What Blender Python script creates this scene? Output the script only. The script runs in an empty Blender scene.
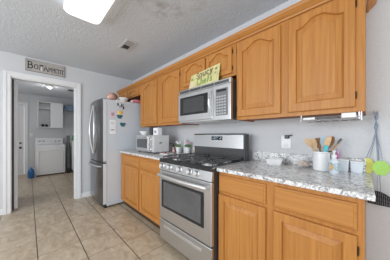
import bpy, bmesh, math, random
from mathutils import Vector, Matrix
R = math.radians
rnd = random.Random(7)
SC = bpy.context.scene
COL = SC.collection

# ------------------------------------------------------------------ camera, light, exposure
YAW = R(44.3); H = 1.182; D = 1.716; XF = -3.79; ZC = 2.42
cam_d = bpy.data.cameras.new('camera'); cam = bpy.data.objects.new('camera', cam_d); COL.objects.link(cam)
cam.location = (0, 0, H); cam.rotation_euler = (R(90), 0, R(90) - YAW)
cam_d.sensor_width = 36; cam_d.lens = 170.6 / 390 * 36; cam_d.shift_y = 4.9 / 390; cam_d.clip_start = .02
SC.camera = cam
SC.view_settings.view_transform = 'Standard'; SC.view_settings.look = 'None'
SC.view_settings.gamma = 1; SC.view_settings.use_curve_mapping = False
SC.view_settings.exposure = 0.1
W = bpy.data.worlds.new('world'); SC.world = W; W.use_nodes = True
W.node_tree.nodes['Background'].inputs[0].default_value = (.88, .94, 1, 1)
W.node_tree.nodes['Background'].inputs[1].default_value = .75
def area(name, loc, rot, sx, sy, power, col=(1, 1, 1)):
    l = bpy.data.lights.new(name, 'AREA'); l.shape = 'RECTANGLE'; l.size = sx; l.size_y = sy
    l.energy = power; l.color = col
    o = bpy.data.objects.new(name, l); COL.objects.link(o); o.location = loc; o.rotation_euler = rot
    return o
area('rear_fill', (2.95, -.5, 1.25), (0, R(90), 0), 2.1, 2.6, 45, (.90, .955, 1))  # added fill lamp in the unseen rear opening, lights the room from behind the camera
area('side_fill', (-1.2, -2.75, 1.45), (R(90), 0, 0), 3.2, 1.5, 100, (.90, .955, 1))  # added fill lamp at the unseen opposite wall, aimed at the cabinets
area('laundry_fill', (-5.4, -1.75, 1.5), (R(90), 0, 0), 1.2, 1.2, 19, (.98, .99, 1))  # added fill lamp inside the laundry, in front of its solid left wall

# ------------------------------------------------------------------ materials
def newmat(name):
    m = bpy.data.materials.new(name); m.use_nodes = True
    nt = m.node_tree; return m, nt, nt.nodes['Principled BSDF']
def N(nt, t, **k):
    n = nt.nodes.new(t)
    for a, b in k.items(): setattr(n, a, b)
    return n
def plain(name, col, rough=.5, metal=0, bump=0, bscale=60, var=.06, spec=.5, **kw):
    m, nt, b = newmat(name)
    tc = N(nt, 'ShaderNodeTexCoord'); no = N(nt, 'ShaderNodeTexNoise')
    no.inputs['Scale'].default_value = bscale; no.inputs['Detail'].default_value = 3
    nt.links.new(tc.outputs['Object'], no.inputs['Vector'])
    r = N(nt, 'ShaderNodeValToRGB')
    r.color_ramp.elements[0].color = tuple(c * (1 - var) for c in col) + (1,)
    r.color_ramp.elements[1].color = tuple(min(1, c * (1 + var)) for c in col) + (1,)
    r.color_ramp.elements[0].position = .3; r.color_ramp.elements[1].position = .7
    nt.links.new(no.outputs['Fac'], r.inputs[0]); nt.links.new(r.outputs[0], b.inputs['Base Color'])
    b.inputs['Roughness'].default_value = rough; b.inputs['Metallic'].default_value = metal
    b.inputs['Specular IOR Level'].default_value = spec
    if bump:
        bp = N(nt, 'ShaderNodeBump'); bp.inputs['Strength'].default_value = bump; bp.inputs['Distance'].default_value = .01
        nt.links.new(no.outputs['Fac'], bp.inputs['Height']); nt.links.new(bp.outputs[0], b.inputs['Normal'])
    for k, v in kw.items(): b.inputs[k].default_value = v
    return m
def oak(name, scale, c0, c1):
    m, nt, b = newmat(name)
    tc = N(nt, 'ShaderNodeTexCoord'); mp = N(nt, 'ShaderNodeMapping'); oi = N(nt, 'ShaderNodeObjectInfo')
    mp.inputs['Scale'].default_value = scale
    va = N(nt, 'ShaderNodeVectorMath', operation='ADD')
    vs = N(nt, 'ShaderNodeVectorMath', operation='SCALE'); vs.inputs[0].default_value = (7, 7, 7)
    nt.links.new(oi.outputs['Random'], vs.inputs['Scale'])
    nt.links.new(tc.outputs['Object'], va.inputs[0]); nt.links.new(vs.outputs[0], va.inputs[1])
    nt.links.new(va.outputs[0], mp.inputs['Vector'])
    n1 = N(nt, 'ShaderNodeTexNoise'); n1.inputs['Scale'].default_value = 1; n1.inputs['Detail'].default_value = 6; n1.inputs['Distortion'].default_value = .6
    nt.links.new(mp.outputs[0], n1.inputs['Vector'])
    r = N(nt, 'ShaderNodeValToRGB'); r.color_ramp.elements[0].color = c0 + (1,); r.color_ramp.elements[1].color = c1 + (1,)
    r.color_ramp.elements[0].position = .3; r.color_ramp.elements[1].position = .66
    nt.links.new(n1.outputs['Fac'], r.inputs[0]); nt.links.new(r.outputs[0], b.inputs['Base Color'])
    b.inputs['Roughness'].default_value = .45; b.inputs['Specular IOR Level'].default_value = .35
    return m
C0 = (.40, .160, .036); C1 = (.52, .228, .056)
OAKV = oak('oak_vertical', (55, 55, 2.2), C0, C1)
OAKH = oak('oak_horizontal', (2.2, 55, 60), C0, C1)
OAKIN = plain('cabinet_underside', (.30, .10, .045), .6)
WALL = plain('wall_paint', (.63, .635, .65), .85, bump=.25, bscale=90, var=.02)
TRIM = plain('trim_paint', (.80, .80, .81), .45, var=.01)
WHITE = plain('white_enamel', (.80, .80, .80), .3, var=.01)
WPLAST = plain('white_plastic', (.78, .78, .77), .4, var=.02)
BLACK = plain('black_plastic', (.015, .015, .016), .35)
IRON = plain('cast_iron', (.07, .07, .072), .3)
DARK = plain('dark_grey_metal', (.06, .06, .065), .4, metal=.3)
GREYP = plain('fridge_side_grey', (.60, .64, .69), .45, bump=.1, bscale=300, var=.03)
CHROME = plain('chrome', (.8, .8, .82), .18, metal=1, var=.02)
HINGE = plain('bronze_hinge', (.05, .03, .02), .4, metal=.6)
def steel(name, col, rough, sc):
    m, nt, b = newmat(name)
    tc = N(nt, 'ShaderNodeTexCoord'); mp = N(nt, 'ShaderNodeMapping'); mp.inputs['Scale'].default_value = sc
    no = N(nt, 'ShaderNodeTexNoise'); no.inputs['Scale'].default_value = 1; no.inputs['Detail'].default_value = 4
    nt.links.new(tc.outputs['Object'], mp.inputs[0]); nt.links.new(mp.outputs[0], no.inputs['Vector'])
    mr = N(nt, 'ShaderNodeMapRange'); mr.inputs['To Min'].default_value = rough - .03; mr.inputs['To Max'].default_value = rough + .04
    nt.links.new(no.outputs['Fac'], mr.inputs['Value']); nt.links.new(mr.outputs[0], b.inputs['Roughness'])
    b.inputs['Base Color'].default_value = col + (1,); b.inputs['Metallic'].default_value = .95
    return m
STEEL = steel('brushed_steel', (.60, .60, .605), .34, (3, 3, 160))
STEELD = steel('fridge_steel', (.28, .28, .29), .24, (2, 2, 18))
STEELL = steel('satin_silver', (.74, .74, .75), .4, (3, 3, 120))
def glossy_glass(name, col, rough=.06):
    return plain(name, col, rough, var=.1, bscale=8)
BGLASS = glossy_glass('black_glass', (.012, .012, .014))
OVENGL = glossy_glass('oven_window_glass', (.10, .10, .105), .12)
def clear(name, col=(1, 1, 1), rough=.02, alpha=.3):
    m, nt, b = newmat(name)
    b.inputs['Base Color'].default_value = col + (1,); b.inputs['Roughness'].default_value = rough
    b.inputs['Alpha'].default_value = alpha
    return m
CLEAR = clear('clear_glass', (.85, .88, .9), .03, .14)
FROST = clear('frosted_plastic', (.82, .87, .92), .3, .75)
def granite():
    m, nt, b = newmat('granite')
    tc = N(nt, 'ShaderNodeTexCoord')
    n1 = N(nt, 'ShaderNodeTexNoise'); n1.inputs['Scale'].default_value = 34; n1.inputs['Detail'].default_value = 8; n1.inputs['Roughness'].default_value = .75; n1.inputs['Distortion'].default_value = 1.2
    n2 = N(nt, 'ShaderNodeTexNoise'); n2.inputs['Scale'].default_value = 75; n2.inputs['Detail'].default_value = 5; n2.inputs['Roughness'].default_value = .8
    for n in (n1, n2): nt.links.new(tc.outputs['Object'], n.inputs['Vector'])
    r1 = N(nt, 'ShaderNodeValToRGB'); e = r1.color_ramp.elements
    e[0].position = .36; e[0].color = (.20, .195, .20, 1); e[1].position = .52; e[1].color = (.88, .88, .87, 1)
    q = e.new(.45); q.color = (.42, .41, .41, 1)
    r2 = N(nt, 'ShaderNodeValToRGB'); e = r2.color_ramp.elements
    e[0].position = .35; e[0].color = (.25, .23, .22, 1); e[1].position = .50; e[1].color = (1, 1, 1, 1)
    nt.links.new(n1.outputs['Fac'], r1.inputs[0]); nt.links.new(n2.outputs['Fac'], r2.inputs[0])
    mx = N(nt, 'ShaderNodeMix', data_type='RGBA', blend_type='MULTIPLY'); mx.inputs[0].default_value = .8
    nt.links.new(r1.outputs[0], mx.inputs[6]); nt.links.new(r2.outputs[0], mx.inputs[7])
    nt.links.new(mx.outputs[2], b.inputs['Base Color'])
    b.inputs['Roughness'].default_value = .16
    return m
GRANITE = granite()
def tile():
    m, nt, b = newmat('floor_tile')
    tc = N(nt, 'ShaderNodeTexCoord'); sp = N(nt, 'ShaderNodeSeparateXYZ'); nt.links.new(tc.outputs['Object'], sp.inputs[0])
    S = .3475
    def M(op, a, b_=None, c=None):
        n = N(nt, 'ShaderNodeMath', operation=op)
        for i, v in enumerate((a, b_, c)):
            if v is None: continue
            if isinstance(v, (int, float)): n.inputs[i].default_value = v
            else: nt.links.new(v, n.inputs[i])
        return n.outputs[0]
    yy = M('DIVIDE', M('SUBTRACT', sp.outputs[1], .064), S)
    xx = M('DIVIDE', M('ADD', sp.outputs[0], 1.55), S)
    fy = M('ABSOLUTE', M('SUBTRACT', M('FRACT', yy), .5)); fx = M('ABSOLUTE', M('SUBTRACT', M('FRACT', xx), .5))
    gy = M('GREATER_THAN', fy, .4875); gx = M('MULTIPLY', M('GREATER_THAN', fx, .492), .75)
    g = M('MAXIMUM', gx, gy)
    cmb = N(nt, 'ShaderNodeCombineXYZ'); nt.links.new(M('FLOOR', xx), cmb.inputs[0]); nt.links.new(M('FLOOR', yy), cmb.inputs[1])
    wn = N(nt, 'ShaderNodeTexWhiteNoise', noise_dimensions='3D'); nt.links.new(cmb.outputs[0], wn.inputs['Vector'])
    off = N(nt, 'ShaderNodeVectorMath', operation='MULTIPLY_ADD'); off.inputs[1].default_value = (5, 5, 5)
    nt.links.new(wn.outputs['Color'], off.inputs[0]); nt.links.new(tc.outputs['Object'], off.inputs[2])
    mp = N(nt, 'ShaderNodeMapping'); mp.inputs['Scale'].default_value = (4.5, 9, 1); mp.inputs['Rotation'].default_value = (0, 0, .5)
    nt.links.new(off.outputs[0], mp.inputs[0])
    no = N(nt, 'ShaderNodeTexNoise'); no.inputs['Scale'].default_value = 1.3; no.inputs['Detail'].default_value = 7; no.inputs['Roughness'].default_value = .65; no.inputs['Distortion'].default_value = .8
    nt.links.new(mp.outputs[0], no.inputs['Vector'])
    r = N(nt, 'ShaderNodeValToRGB'); e = r.color_ramp.elements
    e[0].position = .3; e[0].color = (.40, .30, .20, 1); e[1].position = .68; e[1].color = (.62, .52, .39, 1)
    nt.links.new(no.outputs['Fac'], r.inputs[0])
    mx = N(nt, 'ShaderNodeMix', data_type='RGBA'); nt.links.new(g, mx.inputs[0]); nt.links.new(r.outputs[0], mx.inputs[6])
    mx.inputs[7].default_value = (.10, .075, .055, 1)
    nt.links.new(mx.outputs[2], b.inputs['Base Color']); b.inputs['Roughness'].default_value = .33
    bp = N(nt, 'ShaderNodeBump', invert=True); bp.inputs['Distance'].default_value = .003; bp.inputs['Strength'].default_value = .5
    nt.links.new(g, bp.inputs['Height']); nt.links.new(bp.outputs[0], b.inputs['Normal'])
    return m
TILE = tile()
def ceilmat():
    m, nt, b = newmat('textured_ceiling')
    tc = N(nt, 'ShaderNodeTexCoord')
    n1 = N(nt, 'ShaderNodeTexNoise'); n1.inputs['Scale'].default_value = 38; n1.inputs['Detail'].default_value = 4; n1.inputs['Distortion'].default_value = 1.5
    nt.links.new(tc.outputs['Object'], n1.inputs['Vector'])
    bp = N(nt, 'ShaderNodeBump'); bp.inputs['Strength'].default_value = .55; bp.inputs['Distance'].default_value = .012
    nt.links.new(n1.outputs['Fac'], bp.inputs['Height']); nt.links.new(bp.outputs[0], b.inputs['Normal'])
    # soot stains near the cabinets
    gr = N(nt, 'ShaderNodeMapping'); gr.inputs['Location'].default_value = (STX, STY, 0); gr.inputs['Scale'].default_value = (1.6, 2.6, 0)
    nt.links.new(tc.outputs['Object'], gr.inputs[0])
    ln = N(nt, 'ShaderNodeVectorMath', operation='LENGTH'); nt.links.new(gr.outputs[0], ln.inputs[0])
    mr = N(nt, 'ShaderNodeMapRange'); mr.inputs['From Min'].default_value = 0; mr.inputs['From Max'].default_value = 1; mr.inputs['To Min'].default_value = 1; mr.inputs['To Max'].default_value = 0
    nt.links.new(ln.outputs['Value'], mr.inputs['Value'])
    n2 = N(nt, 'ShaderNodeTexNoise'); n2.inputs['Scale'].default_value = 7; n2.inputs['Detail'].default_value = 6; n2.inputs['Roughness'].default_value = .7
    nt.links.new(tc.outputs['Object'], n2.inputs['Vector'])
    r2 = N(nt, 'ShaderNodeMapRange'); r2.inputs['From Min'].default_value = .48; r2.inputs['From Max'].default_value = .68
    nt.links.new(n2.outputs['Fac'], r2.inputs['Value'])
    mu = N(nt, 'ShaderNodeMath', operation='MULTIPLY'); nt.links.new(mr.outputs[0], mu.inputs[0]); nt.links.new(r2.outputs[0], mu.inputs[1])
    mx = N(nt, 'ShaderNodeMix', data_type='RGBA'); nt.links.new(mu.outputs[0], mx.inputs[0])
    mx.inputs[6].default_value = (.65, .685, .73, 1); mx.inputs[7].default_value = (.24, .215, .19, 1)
    nt.links.new(mx.outputs[2], b.inputs['Base Color']); b.inputs['Roughness'].default_value = .95
    return m
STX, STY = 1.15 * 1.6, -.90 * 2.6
CEIL = ceilmat()
def emit(name, col, s):
    m, nt, b = newmat(name); b.inputs['Base Color'].default_value = col + (1,)
    b.inputs['Emission Color'].default_value = col + (1,); b.inputs['Emission Strength'].default_value = s
    return m
LAMP = emit('lit_diffuser', (1, .99, .97), 1.0)
LED = emit('display_digits', (.7, .85, 1), .5)

# ------------------------------------------------------------------ mesh helper (world coordinates in, one object out)
class MB:
    def __init__(s): s.bm = bmesh.new()
    def box(s, x0, x1, y0, y1, z0, z1, bev=0, seg=2, M=None):
        r = bmesh.ops.create_cube(s.bm, size=1)['verts']
        T = Matrix.Translation(((x0 + x1) / 2, (y0 + y1) / 2, (z0 + z1) / 2)) @ Matrix.Diagonal((abs(x1 - x0), abs(y1 - y0), abs(z1 - z0), 1))
        if M is not None: T = M @ T
        bmesh.ops.transform(s.bm, matrix=T, verts=r)
        if bev:
            es = list({e for v in r for e in v.link_edges})
            bmesh.ops.bevel(s.bm, geom=es, offset=bev, segments=seg, affect='EDGES', profile=.5)
        return s
    def face(s, pts): 
        return s.bm.faces.new([s.bm.verts.new(p) for p in pts])
    def rings(s, rings, cap0=True, cap1=True):
        vs = [[s.bm.verts.new(p) for p in r] for r in rings]; n = len(vs[0])
        for a, b in zip(vs, vs[1:]):
            for i in range(n): s.bm.faces.new((a[i], a[(i + 1) % n], b[(i + 1) % n], b[i]))
        if cap0: s.bm.faces.new(vs[0][::-1])
        if cap1: s.bm.faces.new(vs[-1])
        return s
    def lathe(s, c, prof, n=24, M=None, cap0=True, cap1=True):
        rs = []
        for r, z in prof:
            ring = []
            for i in range(n):
                a = 2 * math.pi * i / n; p = Vector((r * math.cos(a), r * math.sin(a), z))
                if M is not None: p = M @ p
                ring.append(p + Vector(c))
            rs.append(ring)
        return s.rings(rs, cap0, cap1)
    def tube(s, pts, r, n=8, caps=True, flat=1):
        pts = [Vector(p) for p in pts]; rs = []
        up = Vector((0, 0, 1)); prev = None
        for i, p in enumerate(pts):
            t = (pts[min(i + 1, len(pts) - 1)] - pts[max(i - 1, 0)]).normalized()
            a = t.cross(up)
            if a.length < .1: a = t.cross(Vector((1, 0, 0)))
            a.normalize()
            if prev is not None and a.dot(prev) < 0: a = -a
            prev = a; b = t.cross(a)
            rr = r[i] if isinstance(r, (list, tuple)) else r
            rs.append([p + (a * math.cos(2 * math.pi * k / n) + b * math.sin(2 * math.pi * k / n) * flat) * rr for k in range(n)])
        return s.rings(rs, caps, caps)
    def prism(s, outline, d0, d1, axis='y'):
        def f(p, d):
            if axis == 'y': return (p[0], d, p[1])
            if axis == 'x': return (d, p[0], p[1])
            return (p[0], p[1], d)
        return s.rings([[f(p, d0) for p in outline], [f(p, d1) for p in outline]])
    def sphere(s, c, r, sc=(1, 1, 1), n=3, noise=0, M=None):
        v = bmesh.ops.create_icosphere(s.bm, subdivisions=n, radius=1)['verts']
        for q in v:
            k = 1 + (rnd.uniform(-noise, noise) if noise else 0)
            p = Vector((q.co.x * sc[0] * r * k, q.co.y * sc[1] * r * k, q.co.z * sc[2] * r * k))
            q.co = (M @ p if M is not None else p) + Vector(c)
        return s
    def build(s, name, mat, parent=None, smooth=False, label=None, **props):
        bmesh.ops.recalc_face_normals(s.bm, faces=s.bm.faces)
        base = Vector((0, 0, 0))
        me = bpy.data.meshes.new(name)
        o = bpy.data.objects.new(name, me); COL.objects.link(o)
        if parent is not None:
            base = Vector(parent.get('base', (0, 0, 0))); o.parent = parent; o['base'] = tuple(base)
        if parent is None and (props.get('category') or props.get('origin')):
            xs = [v.co for v in s.bm.verts]
            base = Vector((sum(v.x for v in xs) / len(xs), sum(v.y for v in xs) / len(xs), min(v.z for v in xs)))
            o.location = base; o['base'] = tuple(base)
        for v in s.bm.verts: v.co -= base
        s.bm.to_mesh(me); s.bm.free()
        me.materials.append(mat)
        if smooth:
            for p in me.polygons: p.use_smooth = True
            if smooth != 'full':
                me.set_sharp_from_angle(angle=R(35))
        if label: o['label'] = label
        for k, v in props.items():
            if k != 'origin': o[k] = v
        return o
def thing(name, base, label, cat, group=None):
    o = bpy.data.objects.new(name, None); COL.objects.link(o); o.location = base; o['base'] = tuple(base)
    o.empty_display_size = .05
    o['label'] = label; o['category'] = cat
    if group: o['group'] = group
    return o
def clean_base():
    for o in bpy.data.objects:
        if 'base' in o: del o['base']
ST = dict(kind='structure')

# ------------------------------------------------------------------ setting
LX = -7.25                      # laundry back wall
MB().box(LX - .1, 3.0, -2.9, D + .1, -.06, 0).build('floor', TILE, **ST)
def slab_with_holes(name, mat, boxes, **k):
    m = MB()
    for b in boxes: m.box(*b)
    return m.build(name, mat, **k)
MB().box(XF - .1, 3.0, -2.9, D + .1, ZC, ZC + .08).build('ceiling', CEIL, **ST)
MB().box(LX - .1, XF - .1, -1.9, D + .1, ZC, ZC + .08).build('ceiling_laundry', CEIL, **ST)
MB().box(XF, 3.0, D, D + .1, 0, ZC).build('wall_kitchen', WALL, **ST)
DY0, DY1, DZ = -.190, .622, 2.065
slab_with_holes('wall_doorway', WALL, [(XF - .11, XF, -2.8, DY0, 0, ZC), (XF - .11, XF, DY1, D + .1, 0, ZC), (XF - .11, XF, DY0, DY1, DZ, ZC)], **ST)
# opposite wall with a wide window, wall behind with a patio opening
slab_with_holes('wall_opposite', WALL, [(XF, -2.85, -2.8, -2.7, 0, ZC), (.45, 3.0, -2.8, -2.7, 0, ZC), (-2.85, .45, -2.8, -2.7, 0, .65), (-2.85, .45, -2.8, -2.7, 2.25, ZC)], **ST)
slab_with_holes('wall_behind', WALL, [(2.9, 3.0, -2.7, -1.85, 0, ZC), (2.9, 3.0, .85, D, 0, ZC), (2.9, 3.0, -1.85, .85, 2.35, ZC)], **ST)
# laundry walls
slab_with_holes('wall_laundry_back', WALL, [(LX - .1, LX, -1.9, -.95, 0, ZC), (LX - .1, LX, -.09, D + .1, 0, ZC), (LX - .1, LX, -.95, -.09, 2.08, ZC)], **ST)
MB().box(LX, XF - .11, 1.5, 1.6, 0, ZC).build('wall_laundry_right', WALL, **ST)
MB().box(LX, XF - .11, -1.95, -1.85, 0, ZC).build('wall_laundry_left', WALL, **ST)
# door casing on the kitchen side (stepped profile), jamb lining
def casing(name, plane, outd, y0, y1, z1, w, t=.018):
    m = MB(); s = 1 if outd > 0 else -1
    for a, b in ((y0 - w, y0), (y1, y1 + w)):
        m.box(plane, plane + s * t, a, b, 0, z1 + w, .004)
        c = (a + b) / 2
        m.box(plane + s * t, plane + s * (t + .006), a + w * (.0 if a < y0 else .55), b - w * (.55 if a < y0 else .0), 0, z1 + w - .002, .003)
    m.box(plane, plane + s * t, y0, y1, z1, z1 + w, .004)
    m.box(plane + s * t, plane + s * (t + .006), y0 - w * .5, y1 + w * .5, z1 + w * .55, z1 + w, .003)
    return m.build(name, TRIM, **ST)
casing('trim_1', XF, 1, DY0, DY1, DZ, .078)
m = MB().box(XF - .11, XF, DY0 - .001, DY0 + .006, 0, DZ).box(XF - .11, XF, DY1 - .010, DY1 + .001, 0, DZ).box(XF - .11, XF, DY0, DY1, DZ - .015, DZ + .001)
m.box(XF - .065, XF - .045, DY1 - .018, DY1 - .010, 0, DZ - .015)
m.build('trim_2', TRIM, **ST)
MB().box(XF, XF + .014, -2.7, DY0 - .079, 0, .09, .004).build('baseboard_left', TRIM, **ST)
MB().box(XF, XF + .014, DY1 + .079, D - .02, 0, .09, .004).build('baseboard_right', TRIM, **ST)
MB().box(LX, LX + .014, -.0, 1.5, 0, .09, .004).build('baseboard_laundry', TRIM, **ST)
MB().box(XF - .113, XF - .104, DY0 + .006, DY0 + .026, 0, DZ - .015).build('jamb_gap_shade', plain('gap_shade', (.05, .05, .055), .7), **ST)  # dark strip added as the shade in the gap between jamb and door
# open door swung into the laundry: edge with two hinges towards the kitchen
dd = MB()
ang = Matrix.Translation((XF - .125, DY0 + .027, 0)) @ Matrix.Rotation(R(5), 4, 'Z')
dd.box(-.76, 0, .0, .040, .012, 2.035, .002, 1, M=ang)
door = dd.build('door_1', TRIM, **ST)
hm = None
for hz in (.27, 1.03, 1.83):
    MB().box(XF - .124, XF - .121, DY0 + .024, DY0 + .05, hz - .045, hz + .045).tube([(XF - .119, DY0 + .030, hz - .05), (XF - .119, DY0 + .030, hz + .05)], .005).build('hinge', WPLAST, door)
# laundry exterior door
m = MB().box(LX - .05, LX - .012, -.94, -.10, .01, 2.07, .002, 1)
for z0, z1 in ((.2, .85), (1.0, 1.95)):
    for y0, y1 in ((-.84, -.57), (-.47, -.2)):
        m.box(LX - .014, LX - .004, y0, y1, z0, z1, .008, 2)
d2 = m.build('door_2', TRIM, **ST)
for z, r in ((.94, .022), (.80, .028)):
    MB().lathe((LX - .012, -.175, z), [(r * 1.1, 0), (r * 1.1, .006), (.01, .012), (.01, .03), (r, .045), (r, .055), (.008, .065)], 16, Matrix.Rotation(R(90), 3, 'Y').to_4x4()).build('doorknob' if z < .9 else 'deadbolt', HINGE, d2, True)
casing('trim_3', LX, 1, -.95, -.09, 2.08, .08)

# ------------------------------------------------------------------ cabinets
def arch_outline(x0, x1, z0, z1, rise, ins=0, n=20):
    """bottom-left, bottom-right, then the top from right to left"""
    a, b, c, d = x0 + ins, x1 - ins, z0 + ins, z1 - ins
    pts = [(a, c), (b, c)]
    for i in range(n + 1):
        s = 1 - 2 * i / n; w = abs(s)
        t = min(1, max(0, (w - .10) / .82))
        k = .5 + .5 * math.cos(math.pi * t)
        pts.append((a + (b - a) * (s + 1) / 2, d - rise * (1 - k)))
    return pts
def cab_door(parent, x0, x1, z0, z1, yf, rise, stile=.06, hinge=None, rail=None):
    T = .019; ed = .006; rail = rail or stile
    ix0, ix1, iz0, iz1 = x0 + stile, x1 - stile, z0 + rail, z1 - rail + (rise * .35 if rise else 0)
    m = MB(); n = 20 if rise else 2
    def V(p, dy): return (p[0], yf + dy, p[1])
    o = arch_outline(ix0, ix1, iz0, iz1, rise, 0, n)
    # stiles, bottom rail
    for a, b in ((x0 + ed, ix0), (ix1, x1 - ed)): m.face([V((a, z0 + ed), 0), V((b, z0 + ed), 0), V((b, z1 - ed), 0), V((a, z1 - ed), 0)])
    m.face([V((ix0, z0 + ed), 0), V((ix1, z0 + ed), 0), V((ix1, iz0), 0), V((ix0, iz0), 0)])
    for p, q in zip(o[2:], o[3:]): m.face([V(p, 0), V((p[0], z1 - ed), 0), V((q[0], z1 - ed), 0), V(q, 0)])
    # rounded outer edge and back
    def rect(i): return [(x0 + i, z0 + i), (x1 - i, z0 + i), (x1 - i, z1 - i), (x0 + i, z1 - i)]
    m.rings([[V(p, 0) for p in rect(ed)], [V(p, .002) for p in rect(.002)], [V(p, .006) for p in rect(0)], [V(p, T) for p in rect(0)]], False, True)
    # inner lip of the frame
    m.rings([[V(p, 0) for p in o], [V(p, .004) for p in arch_outline(ix0, ix1, iz0, iz1, rise, .003, n)], [V(p, .013) for p in arch_outline(ix0, ix1, iz0, iz1, rise, .004, n)]], False, True)
    d = m.build('door', OAKV, parent)
    # raised panel
    f = lambda i: arch_outline(ix0, ix1, iz0, iz1, rise, i, n)
    pm = MB().rings([[V(p, .0128) for p in f(.004)], [V(p, .0105) for p in f(.009)], [V(p, .0035) for p in f(.040 if z1 - z0 > .3 else .024)], [V(p, .001) for p in f(.0415 if z1 - z0 > .3 else .0255)]], False, True)
    pm.build('raised_panel', OAKV, d)
    if hinge is not None:
        hx = x1 if hinge > 0 else x0
        zz = (z0 + .07, z1 - .07) if z1 - z0 > .3 else (z0 + .05, z1 - .05)
        for z in zz:
            MB().box((hx + .001 if hinge > 0 else hx - .007), (hx + .007 if hinge > 0 else hx - .001), yf + .008, yf + .0185, z - .018, z + .018, .002).tube([(hx + .003 * hinge, yf + .008, z - .022), (hx + .003 * hinge, yf + .008, z + .022)], .0028).build('hinge', HINGE, d)
    return d
def drawer_front(parent, x0, x1, z0, z1, yf):
    def V(p, dy): return (p[0], yf + dy, p[1])
    def rect(i): return [(x0 + i, z0 + i), (x1 - i, z0 + i), (x1 - i, z1 - i), (x0 + i, z1 - i)]
    m = MB().rings([[V(p, .019) for p in rect(0)], [V(p, .010) for p in rect(0)], [V(p, .006) for p in rect(.004)], [V(p, .004) for p in rect(.010)], [V(p, 0) for p in rect(.013)]])
    m.build('drawer_front', OAKH, parent)
def carcass(parent, x0, x1, z0, z1, yback, yface, stiles, rails, under=True):
    """body box and face frame (stiles: list of x pairs; rails: list of z pairs)"""
    t = .016
    m = MB().box(x0, x0 + t, yface + .019, yback, z0, z1).box(x1 - t, x1, yface + .019, yback, z0, z1)
    m.box(x0 + t, x1 - t, yface + .019, yback, z1 - t, z1).box(x0 + t, x1 - t, yface + .019, yback, z0 + .012, z0 + .012 + t).box(x0 + t, x1 - t, yback - .008, yback, z0 + .03, z1 - t)
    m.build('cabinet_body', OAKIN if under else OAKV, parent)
    m = MB()
    for a, b in stiles: m.box(a, b, yface, yface + .019, z0, z1, .0015, 1)
    for a, b in rails: m.box(x0 + .01, x1 - .01, yface + .0008, yface + .0182, a, b)
    m.build('face_frame', OAKV, parent)
YU = D - .32; YB = D - .60
UZ0, UZ1 = 1.320, 2.075
def upper(label, x0, x1, z0, stiles, doors, rise):
    t = thing('hanging_cabinet', (x0 + (x1 - x0) / 2, D, z0), label, 'wall cabinet', 'oak wall cabinets')
    carcass(t, x0, x1, z0, UZ1, D - .002, YU, stiles, [(z0, z0 + .045), (UZ1 - .06, UZ1)])
    for a, b, c, d, hg in doors: cab_door(t, a, b, c, d, YU - .019, rise, stile=.05 if d - c > .3 else .04, hinge=hg, rail=.06 if d - c > .3 else .038)
    return t
c1 = upper('large oak wall cabinet at the right end of the row with two arched doors', -.874, -.022, UZ0, [(-.874, -.84), (-.495, -.41), (-.075, -.022)],
      [(-.858, -.478, 1.348, 2.03, -1), (-.424, -.06, 1.348, 2.03, 1)], .05)
MB().box(-.0225, -.0185, YU + .001, D - .002, UZ0 + .001, UZ1 - .001).build('end_panel', OAKV, c1)
c2 = upper('short oak wall cabinet above the microwave with two small arched doors', -1.666, -.876, 1.745, [(-1.666, -1.62), (-1.275, -1.23), (-.925, -.876)],
      [(-1.62, -1.262, 1.772, 2.03, -1), (-1.242, -.918, 1.772, 2.03, 1)], .05)
c3 = upper('tall oak wall cabinet over the toaster oven with two arched doors', -2.795, -1.668, UZ0, [(-2.795, -2.70), (-2.26, -2.13), (-1.71, -1.668)],
      [(-2.715, -2.245, 1.352, 2.03, -1), (-2.145, -1.702, 1.352, 2.03, 1)], .05)
c4 = upper('oak wall cabinet over the refrigerator beside the doorway wall', XF + .003, -2.797, 1.885, [(XF + .003, XF + .05), (-3.34, -3.27), (-2.86, -2.797)],
      [(XF + .04, -3.32, 1.905, 2.03, None), (-3.29, -2.845, 1.905, 2.03, None)], .03)
# crown moulding along the cabinet tops, returning to the wall at the right end
def crown():
    prof = [(-.001, 2.045), (-.012, 2.047), (-.016, 2.058), (-.030, 2.068), (-.046, 2.084), (-.050, 2.098), (-.050, 2.108), (-.001, 2.108)]
    m = MB(); xe = -.0165
    def ring(kind):
        r = []
        for o_, z in prof:
            if kind == 0: r.append((XF + .002, YU + o_, z))
            elif kind == 1: r.append((xe - o_, YU + o_, z))
            else: r.append((xe - o_, D - .001, z))
        return r
    m.rings([ring(0), ring(1), ring(2)])
    return m.build('crown_moulding', OAKH, label='oak crown moulding running along the tops of the wall cabinets', category='moulding')
crown()

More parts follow.
